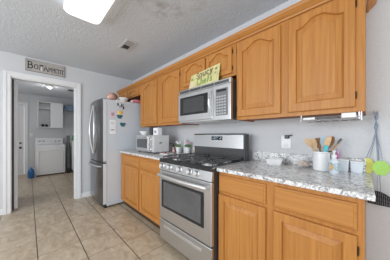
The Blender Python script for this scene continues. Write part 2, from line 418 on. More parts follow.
def base_cab(label, x0, x1, stiles, fronts):
    t = thing('base_cabinet', ((x0 + x1) / 2, D, 0), label, 'base cabinet', 'oak base cabinets')
    yb = D - .002; z0, z1 = .10, .889
    m = MB().box(x0, x0 + .016, YB + .019, yb, z0, z1).box(x1 - .016, x1, YB + .019, yb, z0, z1).box(x0 + .016, x1 - .016, YB + .019, yb, z0, z0 + .016).box(x0 + .016, x1 - .016, yb - .01, yb, z0 + .016, z1).box(x0 + .016, x1 - .016, YB + .019, yb - .01, z1 - .016, z1)
    m.build('cabinet_body', OAKV, t)
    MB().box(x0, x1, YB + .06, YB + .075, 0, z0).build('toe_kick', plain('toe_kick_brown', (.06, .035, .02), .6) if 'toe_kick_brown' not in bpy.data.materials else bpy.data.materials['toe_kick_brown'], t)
    m = MB()
    for a, b in stiles: m.box(a, b, YB, YB + .019, z0, z1, .0015, 1)
    for a, b in ((z0, .14), (.70, .745), (.853, z1)): m.box(x0 + .01, x1 - .01, YB + .0008, YB + .0182, a, b)
    m.build('face_frame', OAKV, t)
    for a, b, hg in fronts:
        drawer_front(t, a, b, .728, .860, YB - .019)
        cab_door(t, a, b, .122, .706, YB - .019, 0, stile=.048, hinge=hg)
    return t
b1 = base_cab('oak base cabinet under the right counter with two doors and two drawers', -.862, -.022, [(-.862, -.845), (-.492, -.41), (-.06, -.022)], [(-.856, -.474, None), (-.424, -.042, 1)])
MB().box(-.0225, -.0185, YB + .001, D - .002, .10, .888).build('end_panel', OAKV, b1)
b2 = base_cab('oak base cabinet between refrigerator and range with two doors and two drawers', -2.925, -1.625, [(-2.925, -2.80), (-2.285, -2.215), (-1.68, -1.625)], [(-2.815, -2.265, None), (-2.235, -1.672, None)])

# counters with backsplash
CY = D - .638
def counter(label, x0, x1, xs1, dy=0):
    t = thing('countertop', ((x0 + x1) / 2, D, .884), label, 'countertop', 'speckled granite countertops')
    MB().rings([[(x0, CY, z), (x1, CY + dy, z), (xs1, D - .002, z), (x0, D - .002, z)] for z in (.890, .918)]).build('worktop', GRANITE, t)
    MB().box(x0, xs1 - .02, D - .024, D - .001, .918, 1.012, .002, 1).build('backsplash', GRANITE, t)
    bv = [o for o in t.children if o.name.startswith('worktop')][0]
    md = bv.modifiers.new('bevel', 'BEVEL'); md.width = .005; md.segments = 2
counter('long white and grey granite countertop right of the range', -.860, .018, .002)
counter('short white and grey granite countertop left of the range under the toaster oven', -2.935, -1.622, -1.622)

# ------------------------------------------------------------------ range
RX0, RX1, RY = -1.615, -.868, D - .686
BY = 1.55
t = thing('gas_range', ((RX0 + RX1) / 2, RY + .3, 0), 'stainless steel gas range with five knobs and black grates between the counters', 'stove')
MB().box(RX0, RX1, RY + .03, D - .02, .055, .905).build('range_body', DARK, t)
for x in (RX0 + .05, RX1 - .05):
    for y in (RY + .09, BY - .01): MB().lathe((x, y, 0), [(.02, 0), (.02, .006), (.012, .012), (.012, .056)], 12).build('foot', BLACK, t)
dr = MB().box(RX0 + .002, RX1 - .002, RY + .002, RY + .03, .065, .278, .006, 2).build('storage_drawer', STEEL, t)
MB().box(RX0 + .09, RX1 - .11, RY - .006, RY + .002, .205, .232, .003, 2).build('pull_ridge', STEELL, dr)
od = MB().box(RX0 + .002, RX1 - .002, RY, RY + .034, .290, .802, .006, 2).build('oven_door', STEEL, t)
wx0, wx1, wz0, wz1 = RX0 + .05, RX1 - .085, .415, .708
fr = MB()
for b in ((wx0, wx1, wz0, wz0 + .022), (wx0, wx1, wz1 - .022, wz1), (wx0, wx0 + .03, wz0 + .022, wz1 - .022), (wx1 - .03, wx1, wz0 + .022, wz1 - .022)): fr.box(b[0], b[1], RY - .005, RY, b[2], b[3])
fr.build('window_border', BLACK, od)
MB().box(wx0 + .03, wx1 - .03, RY - .003, RY, wz0 + .022, wz1 - .022).build('window_pane', OVENGL, od)
h = MB(); n = 14; pts = []
for i in range(n + 1):
    s = i / n; pts.append((RX0 + .02 + (RX1 - RX0 - .05) * s, RY - .03 - .022 * math.sin(math.pi * s), .757))
h.tube(pts, .013, 10, True, 1.3)
for x in (RX0 + .035, RX1 - .045): h.box(x - .014, x + .014, RY - .034, RY + .002, .744, .770, .003)
h.build('handle', STEELL, od, True)
# sloping knob panel
MB().rings([[(x, RY + .002, .808), (x, RY + .04, .808), (x, RY + .04, .886), (x, RY + .014, .886)] for x in (RX0 + .002, RX1 - .002)]).build('control_panel', STEEL, t)
KM = Matrix.Rotation(R(90 - 8), 4, 'X')
for x in (-1.555, -1.425, -1.265, -1.125, -1.035):
    k = MB().lathe((x, RY + .007, .852), [(.031, -.002), (.030, .006), (.024, .010), (.022, .034), (.018, .038)], 20, KM)
    k.box(-.004, .004, -.023, .023, .03, .044, .002, 1, M=Matrix.Translation((x, RY + .007, .852)) @ KM)
    k.build('knob', STEELL, t, True)
# cooktop, burners, grates
MB().box(RX0, RX1, RY + .0, RY + .03, .887, .927, .005, 2).build('cooktop_front_lip', BLACK, t)
MB().rings([[(RX0, RY + .004, .897), (RX1, RY + .004, .897), (RX1, BY - .01, .897), (RX0, BY - .01, .897)], [(RX0, RY + .004, .912), (RX1, RY + .004, .912), (RX1, BY - .01, .915), (RX0, BY - .01, .915)], [(RX0 + .02, RY + .03, .916), (RX1 - .02, RY + .03, .916), (RX1 - .02, BY - .02, .916), (RX0 + .02, BY - .02, .916)]]).build('cooktop', plain('grey_enamel', (.13, .13, .135), .22, metal=.6), t)
for x0_, x1_ in ((RX0, RX0 + .012), (RX1 - .014, RX1)): MB().box(x0_, x1_, RY + .006, BY - .01, .905, .922, .002).build('cooktop_trim', STEEL, t)
CX = (RX0 + RX1) / 2
for bx, by, br in ((RX0 + .15, RY + .15, .042), (RX0 + .15, RY + .385, .034), (CX, RY + .265, .04), (RX1 - .15, RY + .15, .048), (RX1 - .15, RY + .385, .034)):
    b = MB().lathe((bx, by, .916), [(br + .03, 0), (br + .028, .006), (br, .010), (br, .015)], 20).build('burner', STEELL, t, True)
    MB().lathe((bx, by, .931), [(br * .8, 0), (br * .82, .006), (br * .6, .009)], 20).build('burner_cap', IRON, b, True)
for gx0, gx1 in ((RX0 + .025, RX0 + .262), (RX0 + .27, RX1 - .27), (RX1 - .262, RX1 - .025)):
    g = MB(); y0, y1 = RY + .04, BY - .03; z = .948; r = .0065; mx = (gx0 + gx1) / 2
    for a, b_ in (((gx0, y0), (gx1, y0)), ((gx1, y0), (gx1, y1)), ((gx1, y1), (gx0, y1)), ((gx0, y1), (gx0, y0)), ((gx0, (y0 + y1) / 2), (gx1, (y0 + y1) / 2))):
        g.tube([(a[0], a[1], z), (b_[0], b_[1], z)], r, 6)
    for yc in ((y0 * .75 + y1 * .25), (y0 * .25 + y1 * .75)):
        for k in range(4):
            an = math.pi / 4 + k * math.pi / 2
            g.tube([(mx + .022 * math.cos(an), yc + .022 * math.sin(an), z + .003), (mx + (gx1 - gx0) * .47 * (1 if math.cos(an) > 0 else -1), yc + (y1 - y0) * .20 * (1 if math.sin(an) > 0 else -1), z)], r * .9, 6)
        for s_ in (-1, 1): g.tube([(mx + s_ * .03, yc, z + .003), (mx + s_ * (gx1 - gx0) / 2, yc, z)], r * .9, 6)
    for px in (gx0, gx1):
        for py in (y0, (y0 + y1) / 2, y1): g.tube([(px, py, .915), (px, py, z)], r, 6)
    g.build('grate', IRON, t)
# backguard with clock display
bg = MB().rings([[(x, BY - .002, 1.04), (x, BY + .06, 1.04), (x, BY + .06, 1.195), (x, BY + .03, 1.198), (x, BY + .013, 1.182)] for x in (RX0 - .004, RX1 - .012)]).build('backguard', STEEL, t)
MB().box(RX0 + .005, RX1 - .02, BY + .012, BY + .06, .905, 1.041).build('backguard_base', IRON, t)
MB().box(RX1 - .012, RX1 + .004, BY - .02, BY + .065, .912, 1.19, .003).build('side_cap', DARK, bg)
dp = MB().rings([[(x, BY + .0055, 1.105), (x, BY + .0095, 1.165), (x, BY + .03, 1.165), (x, BY + .03, 1.105)] for x in (CX - .075, CX + .085)]).build('clock_display', BGLASS, bg)
for i, x in enumerate((-.055, -.035, -.010, .012, .045, .062)):
    for z in (1.12, 1.137, 1.152):
        if (i + int(z * 1000)) % 4: MB().box(CX + x, CX + x + .008, BY + .0045, BY + .012, z, z + .004).build('display_mark', LED, dp)

# ------------------------------------------------------------------ over-the-range microwave
MX0, MX1, MY, MZ0, MZ1 = -1.618, -.878, D - .41, 1.322, 1.708
t = thing('microwave', ((MX0 + MX1) / 2, D - .2, MZ0), 'stainless steel microwave mounted over the gas range under the short cabinet', 'microwave')
MB().box(MX0 + .004, MX1 - .002, MY + .035, D - .002, MZ0 + .012, MZ1 - .006).build('microwave_body', DARK, t)
MB().box(MX0, MX1, MY, MY + .035, MZ0, MZ1 - .048, .005, 2).build('front_panel', STEEL, t)
v = MB().box(MX0, MX1, MY + .004, MY + .036, MZ1 - .046, MZ1, .003, 2).build('vent_grille', STEEL, t)
m = MB()
for i in range(4):
    w = (MX1 - MX0 - .03) / 4
    m.box(MX0 + .012 + i * w + .004, MX0 + .012 + (i + 1) * w - .004, MY + .002, MY + .0055, MZ1 - .038, MZ1 - .012)
m.build('vent_slots', plain('grille_dark', (.10, .10, .10), .4, metal=.5), v)
dx1 = MX1 - .205
do = MB().box(MX0 + .004, dx1, MY - .012, MY, MZ0 + .02, MZ1 - .056, .004, 2).build('door', STEEL, t)
MB().box(MX0 + .04, dx1 - .06, MY - .0145, MY - .012, MZ0 + .085, MZ1 - .095, .001, 1).build('door_window', BGLASS, do)
MB().box(MX0 + .10, dx1 - .11, MY - .0155, MY - .0144, MZ0 + .11, MZ1 - .12).build('window_mesh', plain('mesh_screen', (.05, .05, .052), .25), do)
h = MB(); pts = []
for i in range(13):
    s = i / 12; pts.append((dx1 - .012, MY - .018 - .032 * math.sin(math.pi * s), MZ0 + .05 + (MZ1 - MZ0 - .125) * s))
h.tube(pts, .011, 10); h.build('handle', STEELL, do, True)
cp = MB().box(dx1 + .035, MX1 - .03, MY - .003, MY, MZ0 + .045, MZ1 - .085, .001, 1).build('control_panel', plain('keypad_grey', (.16, .16, .165), .4), t)
MB().box(dx1 + .045, MX1 - .045, MY - .0045, MY - .003, MZ1 - .115, MZ1 - .095).build('display', BGLASS, cp)
kb = plain('key_light', (.42, .42, .43), .5)
for r_ in range(7):
    for c_ in range(4):
        x = dx1 + .045 + c_ * .030; z = MZ0 + .055 + r_ * .027
        MB().box(x, x + .022, MY - .0045, MY - .003, z, z + .015).build('key', kb, cp)
m = MB().box(MX0 + .02, MX1 - .02, MY + .03, D - .01, MZ0 + .002, MZ0 + .012).build('underside', STEEL, t)
MB().box(MX0 + .2, MX1 - .2, MY + .06, MY + .14, MZ0 - .002, MZ0 + .002).build('lamp_lens', WPLAST, m)

# ------------------------------------------------------------------ refrigerator
FX0, FX1, FYB, FZ = XF + .03, -2.965, .905, 1.772
t = thing('refrigerator', ((FX0 + FX1) / 2, 1.3, 0), 'stainless french door refrigerator with bottom freezer and grey sides by the doorway', 'refrigerator')
MB().box(FX0, FX1, FYB, D - .03, .03, FZ - .01, .004).build('fridge_body', GREYP, t)
MB().box(FX0 + .02, FX1 - .02, FYB - .03, FYB + .02, .0, .055).build('base_grille', BLACK, t)
def bulge(x0, x1, z0, z1, name, X0=FX0, X1=FX1, par=None, mat=STEELD):
    m = MB(); n = 14; fr_ = []; 
    for i in range(n + 1):
        x = x0 + (x1 - x0) * i / n; s = (x - X0) / (X1 - X0) * 2 - 1
        fr_.append((x, FYB - .052 - .035 * (1 - s * s)))
    out = fr_ + [(x1, FYB - .008), (x0, FYB - .008)]
    m.prism(out, z0, z1, 'z'); o = m.build(name, mat, par or t, True)
    md = o.modifiers.new('bevel', 'BEVEL'); md.width = .005; md.segments = 2; md.limit_method = 'ANGLE'
    return o
xm = (FX0 + FX1) / 2
SILV = plain('silver_paint', (.66, .69, .73), .35)
SPLIT = .735
dl = bulge(FX0, xm - .003, SPLIT + .01, FZ, 'door'); dr_ = bulge(xm + .003, FX1, SPLIT + .01, FZ, 'door')
fz = bulge(FX0, FX1, .06, SPLIT - .01, 'freezer_drawer')
for sx, par in ((-1, dl), (1, dr_)):
    pts = []
    for i in range(17):
        s = i / 16; b = math.sin(math.pi * s)
        pts.append((xm + sx * (.022 + .115 * b), FYB - .095 - .028 * b, (.86 + .83 * s)))
    MB().tube(pts, .012, 10).build('handle', STEELL, par, True)
pts = []
for i in range(17):
    s = i / 16; b = math.sin(math.pi * s); x = FX0 + .06 + (FX1 - FX0 - .12) * s; q = (x - FX0) / (FX1 - FX0) * 2 - 1
    pts.append((x, FYB - .058 - .035 * (1 - q * q) - .035 * b ** .5, .668))
MB().tube(pts, .013, 10).build('handle', STEELL, fz, True)
# side trim strip on the door edge (bright)
MB().box(FX1 - .001, FX1 + .003, FYB - .055, FYB - .004, SPLIT + .02, FZ - .012).build('edge_strip', SILV, dr_)
MB().box(FX1 - .001, FX1 + .003, FYB - .055, FYB - .004, .07, SPLIT - .02).build('edge_strip', SILV, fz)
MB().box(FX1 - .09, FX1 - .01, FYB - .04, FYB + .02, FZ - .0095, FZ + .006, .004).build('hinge_cover', GREYP, t)
# things stuck on the side of the fridge (facing +x): (name, y0, y1, z0, z1, material, label, category)
def side_card(name, y0, y1, z0, z1, mat, label, cat, parts=(), grp='notes and magnets on the refrigerator side'):
    o = MB().box(FX1 + .0002, FX1 + .0025, y0, y1, z0, z1).build(name, mat, None, label=label, category=cat, group=grp)
    for nm, a, b, c, d_, mt in parts: MB().box(FX1 + .0024, FX1 + .0036, a, b, c, d_).build(nm, mt, o)
    return o
INK = plain('grey_ink', (.35, .35, .38), .7)
PINK = plain('pink_paper', (.78, .52, .58), .7); PAPER = plain('white_paper', (.86, .86, .87), .7)
TEAL = plain('teal_plastic', (.02, .14, .20), .4); YEL = plain('yellow_plastic', (.80, .55, .16), .5)
KM_ = 'sheets and magnets on the refrigerator side'
side_card('paper_note', .955, 1.035, 1.475, 1.575, PINK, 'pink note stuck highest on the grey side of the refrigerator', 'note', [('drawing', .975, 1.015, 1.50, 1.55, INK)])
side_card('paper_note', .945, 1.040, 1.315, 1.425, PAPER, 'white printed sheet on the refrigerator side, upper of the two white ones', 'note', [('print', .962, 1.022, 1.36, 1.368, INK), ('print', .962, 1.015, 1.385, 1.392, INK)])
side_card('paper_note', .945, 1.040, 1.200, 1.308, PAPER, 'white printed sheet on the refrigerator side, lower of the two white ones', 'note', [('print', .962, 1.022, 1.255, 1.275, INK)])
def wheel(y, z, r, x=FX1): return Matrix.Rotation(R(90), 4, 'Y')
o = MB().lathe((FX1 + .0002, 1.112, 1.558), [(.036, 0), (.036, .008), (.028, .013)], 20, wheel(0, 0, 0)).build('magnet', YEL, None, True, label='round yellow flower magnet on the refrigerator side beside the pink note', category='magnet', group=KM_)
for k in range(6):
    a = k * math.pi / 3
    MB().sphere((FX1 + .006, 1.112 + .034 * math.cos(a), 1.558 + .034 * math.sin(a)), .012, (.4, 1, 1), 2).build('petal', YEL, o, True)
for y0, z0, lb in ((1.083, 1.468, 'dark teal butterfly magnet on the refrigerator side directly below the yellow flower magnet'), (1.135, 1.335, 'dark blue dragonfly magnet on the refrigerator side, lowest of the coloured magnets')):
    o = MB().box(FX1 + .0002, FX1 + .008, y0 + .018, y0 + .026, z0 - .012, z0 + .055, .002).build('magnet', TEAL, None, label=lb, category='magnet', group=KM_)
    for sy in (-1, 1):
        MB().sphere((FX1 + .005, y0 + .022 + sy * .024, z0 + .036), .026, (.2, 1, .8), 2).sphere((FX1 + .005, y0 + .022 + sy * .016, z0 + .006), .020, (.2, 1, .8), 2).build('wing', TEAL, o, True)

# rack with hanging keys at the top of the fridge side
t = thing('key_rack', (FX1, 1.1, 1.68), 'white wire key rack with keys hung at the top edge of the refrigerator side', 'rack')
MB().box(FX1 + .0002, FX1 + .008, 1.045, 1.185, 1.735, 1.765, .002).tube([(FX1 + .01, 1.05, 1.74), (FX1 + .03, 1.05, 1.72), (FX1 + .03, 1.18, 1.72), (FX1 + .01, 1.18, 1.74)], .003, 6).build('rail', WPLAST, t)
for y, z, mt, w in ((1.07, 1.67, DARK, .012), (1.10, 1.64, CHROME, .010), (1.13, 1.66, TEAL, .014), (1.16, 1.62, BLACK, .012)):
    k = MB().tube([(FX1 + .03, y, 1.722), (FX1 + .028, y, z + .04)], .002, 5).box(FX1 + .024, FX1 + .029, y - w, y + w, z, z + .042, .002)
    k.build('key', mt, t)
# on top of the fridge
FZT = FZ - .01
t = thing('round_bundle', (-3.10, 1.0, FZT), 'round pink and tan bundle sitting on top of the refrigerator at its front corner', 'ornament')
MB().sphere((-3.12, 1.025, FZT + .073), .073, (1.15, 1.05, .96), 4).build('pink_ball', plain('skin_pink', (.62, .36, .29), .6, var=.3, bscale=14), t, True)
MB().sphere((-3.10, .985, FZT + .06), .045, (.9, .8, .6), 3).build('pale_patch', plain('peach', (.80, .62, .52), .6), t, True)
MB().sphere((-3.13, 1.05, FZT + .088), .080, (1.1, 1.0, .8), 3).build('brown_cap', plain('hair_brown', (.30, .17, .11), .7, var=.3, bscale=20), t, True)
t = MB().lathe((-3.085, 1.212, FZT + .001), [(.045, 0), (.05, .01), (.085, .062), (.09, .075), (.082, .072), (.045, .016)], 24).build('bowl', WPLAST, None, True, label='white bowl on top of the refrigerator beside the round pink bundle', category='bowl')
t = thing('oven_mitt', (-3.0, 1.41, FZT), 'pink oven mitt lying on the refrigerator under the small cabinet', 'oven mitt')
MB().sphere((-2.985, 1.43, FZT + .034), .065, (.9, 1.7, .48), 3).sphere((-2.975, 1.50, FZT + .026), .03, (1.2, 1.6, .8), 3).build('mitten', plain('pink_cloth', (.72, .20, .24), .8, var=.2), t, True)
MB().box(-3.02, -2.945, 1.31, 1.345, FZT + .002, FZT + .04, .012, 3).build('cuff', plain('pale_pink_cloth', (.80, .60, .60), .8), t, True)

# ------------------------------------------------------------------ lettering from strokes
GL = {
 'B': (.62, [[(.12, 0), (.12, 1)], [(0, 1), (.38, 1), (.5, .88), (.5, .66), (.38, .54), (.12, .54)], [(.38, .54), (.56, .42), (.56, .14), (.42, 0), (0, 0)]]),
 'O': (.66, [[(.33, 1), (.1, .85), (.02, .5), (.1, .15), (.33, 0), (.56, .15), (.64, .5), (.56, .85), (.33, 1)]]),
 'N': (.72, [[(.1, 0), (.1, 1), (.6, 0), (.6, 1)], [(0, 0), (.2, 0)], [(0, 1), (.1, 1)], [(.5, 1), (.7, 1)]]),
 'A': (.70, [[(.06, 0), (.35, 1), (.64, 0)], [(.17, .38), (.53, .38)], [(0, 0), (.14, 0)], [(.54, 0), (.7, 0)]]),
 'P': (.56, [[(.12, 0), (.12, 1)], [(0, 1), (.38, 1), (.52, .87), (.52, .62), (.38, .48), (.12, .48)], [(0, 0), (.24, 0)]]),
 'E': (.56, [[(.12, 0), (.12, 1)], [(0, 1), (.5, 1), (.5, .86)], [(.12, .52), (.4, .52)], [(0, 0), (.52, 0), (.52, .16)]]),
 'T': (.58, [[(.29, 0), (.29, 1)], [(0, .84), (0, 1), (.58, 1), (.58, .84)], [(.18, 0), (.4, 0)]]),
 'I': (.26, [[(.13, 0), (.13, 1)], [(0, 0), (.26, 0)], [(0, 1), (.26, 1)]]),
 'S': (.54, [[(.5, .82), (.36, 1), (.14, 1), (.03, .8), (.1, .6), (.42, .42), (.5, .2), (.38, 0), (.14, 0), (0, .16)]]),
 'a': (.5, [[(.4, .5), (.2, .56), (.04, .4), (.04, .14), (.18, 0), (.4, .12)], [(.42, .56), (.42, 0)]]),
 'u': (.5, [[(.04, .56), (.04, .14), (.18, 0), (.42, .14)], [(.42, .56), (.42, 0)]]),
 'c': (.42, [[(.38, .46), (.2, .56), (.04, .4), (.04, .14), (.2, 0), (.38, .1)]]),
 'y': (.46, [[(.02, .56), (.22, .04)], [(.42, .56), (.1, -.3)]]),
 'C': (.62, [[(.58, .8), (.4, 1), (.16, .92), (.02, .5), (.16, .08), (.4, 0), (.58, .2)]]),
 'h': (.5, [[(.06, 0), (.06, 1)], [(.06, .4), (.24, .56), (.42, .42), (.42, 0)]]),
 'e': (.46, [[(.04, .3), (.4, .3), (.36, .5), (.2, .56), (.04, .4), (.04, .14), (.2, 0), (.4, .1)]]),
 'f': (.36, [[(.34, .92), (.2, 1), (.12, .86), (.12, 0)], [(0, .56), (.3, .56)]]),
 's': (.4, [[(.34, .48), (.2, .56), (.06, .44), (.3, .2), (.24, 0), (.02, .08)]]),
}
def write(parent, txt, o, ux, uz, nrm, h, sw, mat, gap=.14, hs=None):
    o = Vector(o); ux = Vector(ux).normalized(); uz = Vector(uz).normalized(); nrm = Vector(nrm).normalized(); x = 0
    for i, ch in enumerate(txt):
        hh = h * (hs[i] if hs else 1)
        if ch == ' ': x += h * .35; continue
        w, strokes = GL[ch]; m = MB()
        for st in strokes:
            P_ = [o + ux * (x + a * hh) + uz * (b * hh) for a, b in st]
            L_, R_ = [], []
            for k, p in enumerate(P_):
                tn = (P_[min(k + 1, len(P_) - 1)] - P_[max(k - 1, 0)]).normalized(); s_ = tn.cross(nrm) * sw * hh * .5
                L_.append(p + s_); R_.append(p - s_)
            rs = [[l, r_, r_ + nrm * .0012, l + nrm * .0012] for l, r_ in zip(L_, R_)]
            m.rings(rs)
        m.build('letter', mat, parent)
        x += (w + gap) * hh
    return x
# BON APPETIT sign above the doorway
SX = XF + .001
t = thing('wall_sign', (SX, .21, 2.20), 'grey wooden sign reading BON APPETIT on the wall above the doorway', 'sign')
MB().box(SX, SX + .014, -.035, .461, 2.203, 2.390, .002, 1).build('border', plain('sign_dark_edge', (.10, .09, .085), .7), t)
brd = MB().box(SX + .0142, SX + .0155, -.030, .456, 2.208, 2.385).build('face', plain('weathered_board', (.42, .395, .37), .8, var=.15, bscale=25), t)
SD = plain('sign_ink', (.055, .05, .05), .7)
write(brd, 'BON', (SX + .0155, -.014, 2.248), (0, 1, 0), (0, 0, 1), (1, 0, 0), .086, .16, SD, hs=[1.2, .86, .86])
write(brd, 'APPETIT', (SX + .0155, .176, 2.246), (0, 1, 0), (0, 0, 1), (1, 0, 0), .073, .16, SD, gap=.05, hs=[1.15, .84, .84, .84, .84, .84, .84])
bl = MB().prism([(.128, 2.315), (.15, 2.338), (.172, 2.330), (.19, 2.335), (.176, 2.318), (.158, 2.312)], SX + .0155, SX + .0168, 'x').build('waiter_mark', SD, brd)
MB().prism([(.146, 2.242), (.164, 2.242), (.170, 2.300), (.142, 2.300)], SX + .0155, SX + .0166, 'x').build('waiter_apron', PAPER, brd)

# yellow sign leaning on the cabinet above the microwave
t = thing('kitchen_sign', (-1.25, 1.36, MZ1), 'yellow green painted sign leaning on top of the microwave', 'sign')
zt = MZ1 + .001
def leaf(p, q, y0=YU - .052, y1=YU - .022):     # x,z on the tilted board
    f = (q - zt) / .2; return Vector((p, y0 + (y1 - y0) * f, q))
bd = [(-1.475, zt), (-1.045, zt), (-1.040, zt + .190), (-1.452, zt + .158)]
MB().rings([[leaf(*p) for p in bd], [leaf(*p) + Vector((0, -.008, 0)) for p in bd]]).build('board', plain('yellow_board', (.62, .58, .27), .6, var=.18, bscale=14), t)
nn = Vector((0, -1, .14))
def on(p, q): return leaf(p, q) + Vector((0, -.0085, 0))
SG = plain('green_letters', (.22, .33, .10), .6); SB = plain('brown_letters', (.20, .15, .10), .6)
write(t, 'Saucy', on(-1.36, zt + .098), (1, 0, .10), (0, .14, 1), nn, .062, .15, SB, gap=.16, hs=[1, 1.3, 1.3, 1.3, 1.3])
write(t, 'Chefs', on(-1.345, zt + .018), (1, 0, .06), (0, .14, 1), nn, .078, .17, SG, gap=.12)
for (p, q), r, mt in (((-1.425, zt + .04), .026, PINK), ((-1.43, zt + .105), .018, SG), ((-1.085, zt + .145), .014, SB), ((-1.09, zt + .105), .008, SB)):
    MB().sphere(on(p, q), r, (1, .12, 1), 2).build('painted_spot', mt, t, True)

# ------------------------------------------------------------------ ceiling fixture, vent
t = thing('ceiling_light', (-1.42, .39, ZC), 'long white lit ceiling light fixture with rounded diffuser', 'ceiling light')
MB().box(-2.03, -.81, .25, .53, ZC - .022, ZC - .0005, .006).build('housing', TRIM, t)
m = MB(); rs = []
for z, i in ((ZC - .022, 0), (ZC - .05, .0), (ZC - .068, .012), (ZC - .078, .035)):
    c = []; x0, x1, y0, y1, r = -2.045 + i, -.795 - i, .235 + i, .545 - i, .05
    for cx, cy, a0 in ((x1 - r, y1 - r, 0), (x0 + r, y1 - r, 90), (x0 + r, y0 + r, 180), (x1 - r, y0 + r, 270)):
        for k in range(5):
            a = R(a0 + k * 22.5); c.append((cx + r * math.cos(a), cy + r * math.sin(a), z))
    rs.append(c)
m.rings(rs).build('diffuser', LAMP, t, True)
t = thing('ceiling_vent', (-2.32, .977, ZC), 'white metal air vent in the kitchen ceiling', 'vent')
m = MB(); x0, x1, y0, y1 = -2.48, -2.17, .905, 1.048
for b in ((x0, x1, y0, y0 + .026), (x0, x1, y1 - .026, y1), (x0, x0 + .03, y0 + .026, y1 - .026), (x1 - .03, x1, y0 + .026, y1 - .026)): m.box(b[0], b[1], b[2], b[3], ZC - .008, ZC - .0005)
m.build('frame', plain('vent_paint', (.62, .62, .62), .5), t)
MB().box(x0 + .03, x1 - .03, y0 + .026, y1 - .026, ZC - .002, ZC - .0005).build('duct_opening', BLACK, t)
for k in range(8):
    x = x0 + .048 + k * .030
    if 3 <= k <= 3: continue
    MB().box(-.012, .012, y0 + .026, y1 - .026, -.0008, .0008, M=Matrix.Translation((x, 0, ZC - .008)) @ Matrix.Rotation(R(38 if k < 4 else -38), 4, 'Y')).build('louver', plain('louver_grey', (.40, .40, .40), .5) if k == 0 else bpy.data.materials['louver_grey'], t)

# ------------------------------------------------------------------ laundry room
WX = -6.55
t = thing('washing_machine', (-6.9, .48, 0), 'white washing machine standing in the laundry room under the wall cupboard', 'washing machine')
MB().box(LX + .03, WX, .145, .815, .03, .885, .02, 3).build('washer_body', WHITE, t)
MB().box(WX, WX + .006, .21, .75, .12, .72, .015, 3).build('front_panel', WHITE, t)
MB().box(LX + .16, WX - .03, .18, .78, .884, .897, .008, 2).build('lid', WHITE, t)
cpn = MB().rings([[(x, y, z) for x, z in ((LX + .03, .885), (LX + .22, .885), (LX + .15, 1.09), (LX + .03, 1.10))] for y in (.15, .81)]).build('control_console', WHITE, t)
for y in (.24, .33, .62, .71):
    MB().lathe((LX + .19, y, .985), [(.026, 0), (.024, .012), (.018, .022)], 14, Matrix.Rotation(R(72), 4, 'Y')).build('dial', plain('dial_grey', (.45, .45, .46), .4), cpn, True)
for y in (.2, .76):
    for x in (LX + .08, WX - .06): MB().lathe((x, y, 0), [(.018, 0), (.018, .031)], 10).build('foot', BLACK, t)
t = thing('dryer', (-6.9, 1.24, 0), 'white clothes dryer partly hidden behind the right door jamb', 'dryer')
MB().box(LX + .03, WX - .02, .985, 1.49, .03, 1.0, .02, 3).build('dryer_body', WHITE, t)
MB().box(WX - .02, WX - .013, 1.04, 1.44, .3, .85, .03, 3).build('dryer_door', WHITE, t)
for y in (1.04, 1.44):
    for x in (LX + .08, WX - .08): MB().lathe((x, y, 0), [(.018, 0), (.018, .031)], 10).build('foot', BLACK, t)
t = thing('green_bottle', (-6.66, 1.04, 1.0), 'green detergent bottle standing on the dryer', 'bottle')
MB().lathe((-6.66, 1.04, 1.0), [(.04, 0), (.042, .01), (.042, .13), (.018, .17), (.018, .18)], 16).build('bottle_body', plain('green_plastic', (.02, .33, .10), .4), t, True)
MB().lathe((-6.66, 1.04, 1.18), [(.021, 0), (.021, .03)], 12).build('cap', WPLAST, t, True)
t = thing('folded_ironing_board', (-6.7, .9, 0), 'tall folded grey board standing in the gap between washer and dryer', 'ironing board')
MB().box(-.02, .02, -.045, .045, .1, 1.17, .018, 3, M=Matrix.Translation((-6.62, .9, 0)) @ Matrix.Rotation(R(-4), 4, 'Y')).build('board', plain('grey_cover', (.20, .20, .205), .8), t, True)
MB().tube([(-6.60, .862, .004), (-6.655, .862, .95)], .008).tube([(-6.60, .938, .004), (-6.655, .938, .95)], .008).tube([(-6.60, .862, .01), (-6.60, .938, .01)], .008).build('leg_frame', DARK, t)
MB().box(-6.59, -6.50, .862, .945, .0, .14, .02, 3).build('canister', BLACK, None, True, label='small black bin on the laundry floor right of the washing machine', category='bin')
BLUE = plain('blue_plastic', (.02, .14, .38), .35)
t = thing('blue_jug', (-6.5, .05, 0), 'blue plastic jug standing on the floor left of the washing machine', 'jug')
MB().lathe((-6.5, .052, 0), [(.058, 0), (.066, .015), (.068, .17), (.058, .22), (.028, .25), (.022, .275)], 20).build('jug_body', BLUE, t, True)
MB().lathe((-6.5, .052, .275), [(.026, 0), (.026, .035), (.022, .04)], 16).build('cap', plain('light_blue_cap', (.25, .42, .62), .4), t, True)
MB().tube([(-6.5, .0, .10), (-6.47, -.012, .13), (-6.47, -.012, .18), (-6.5, .005, .21)], .008).build('handle', BLUE, t, True)
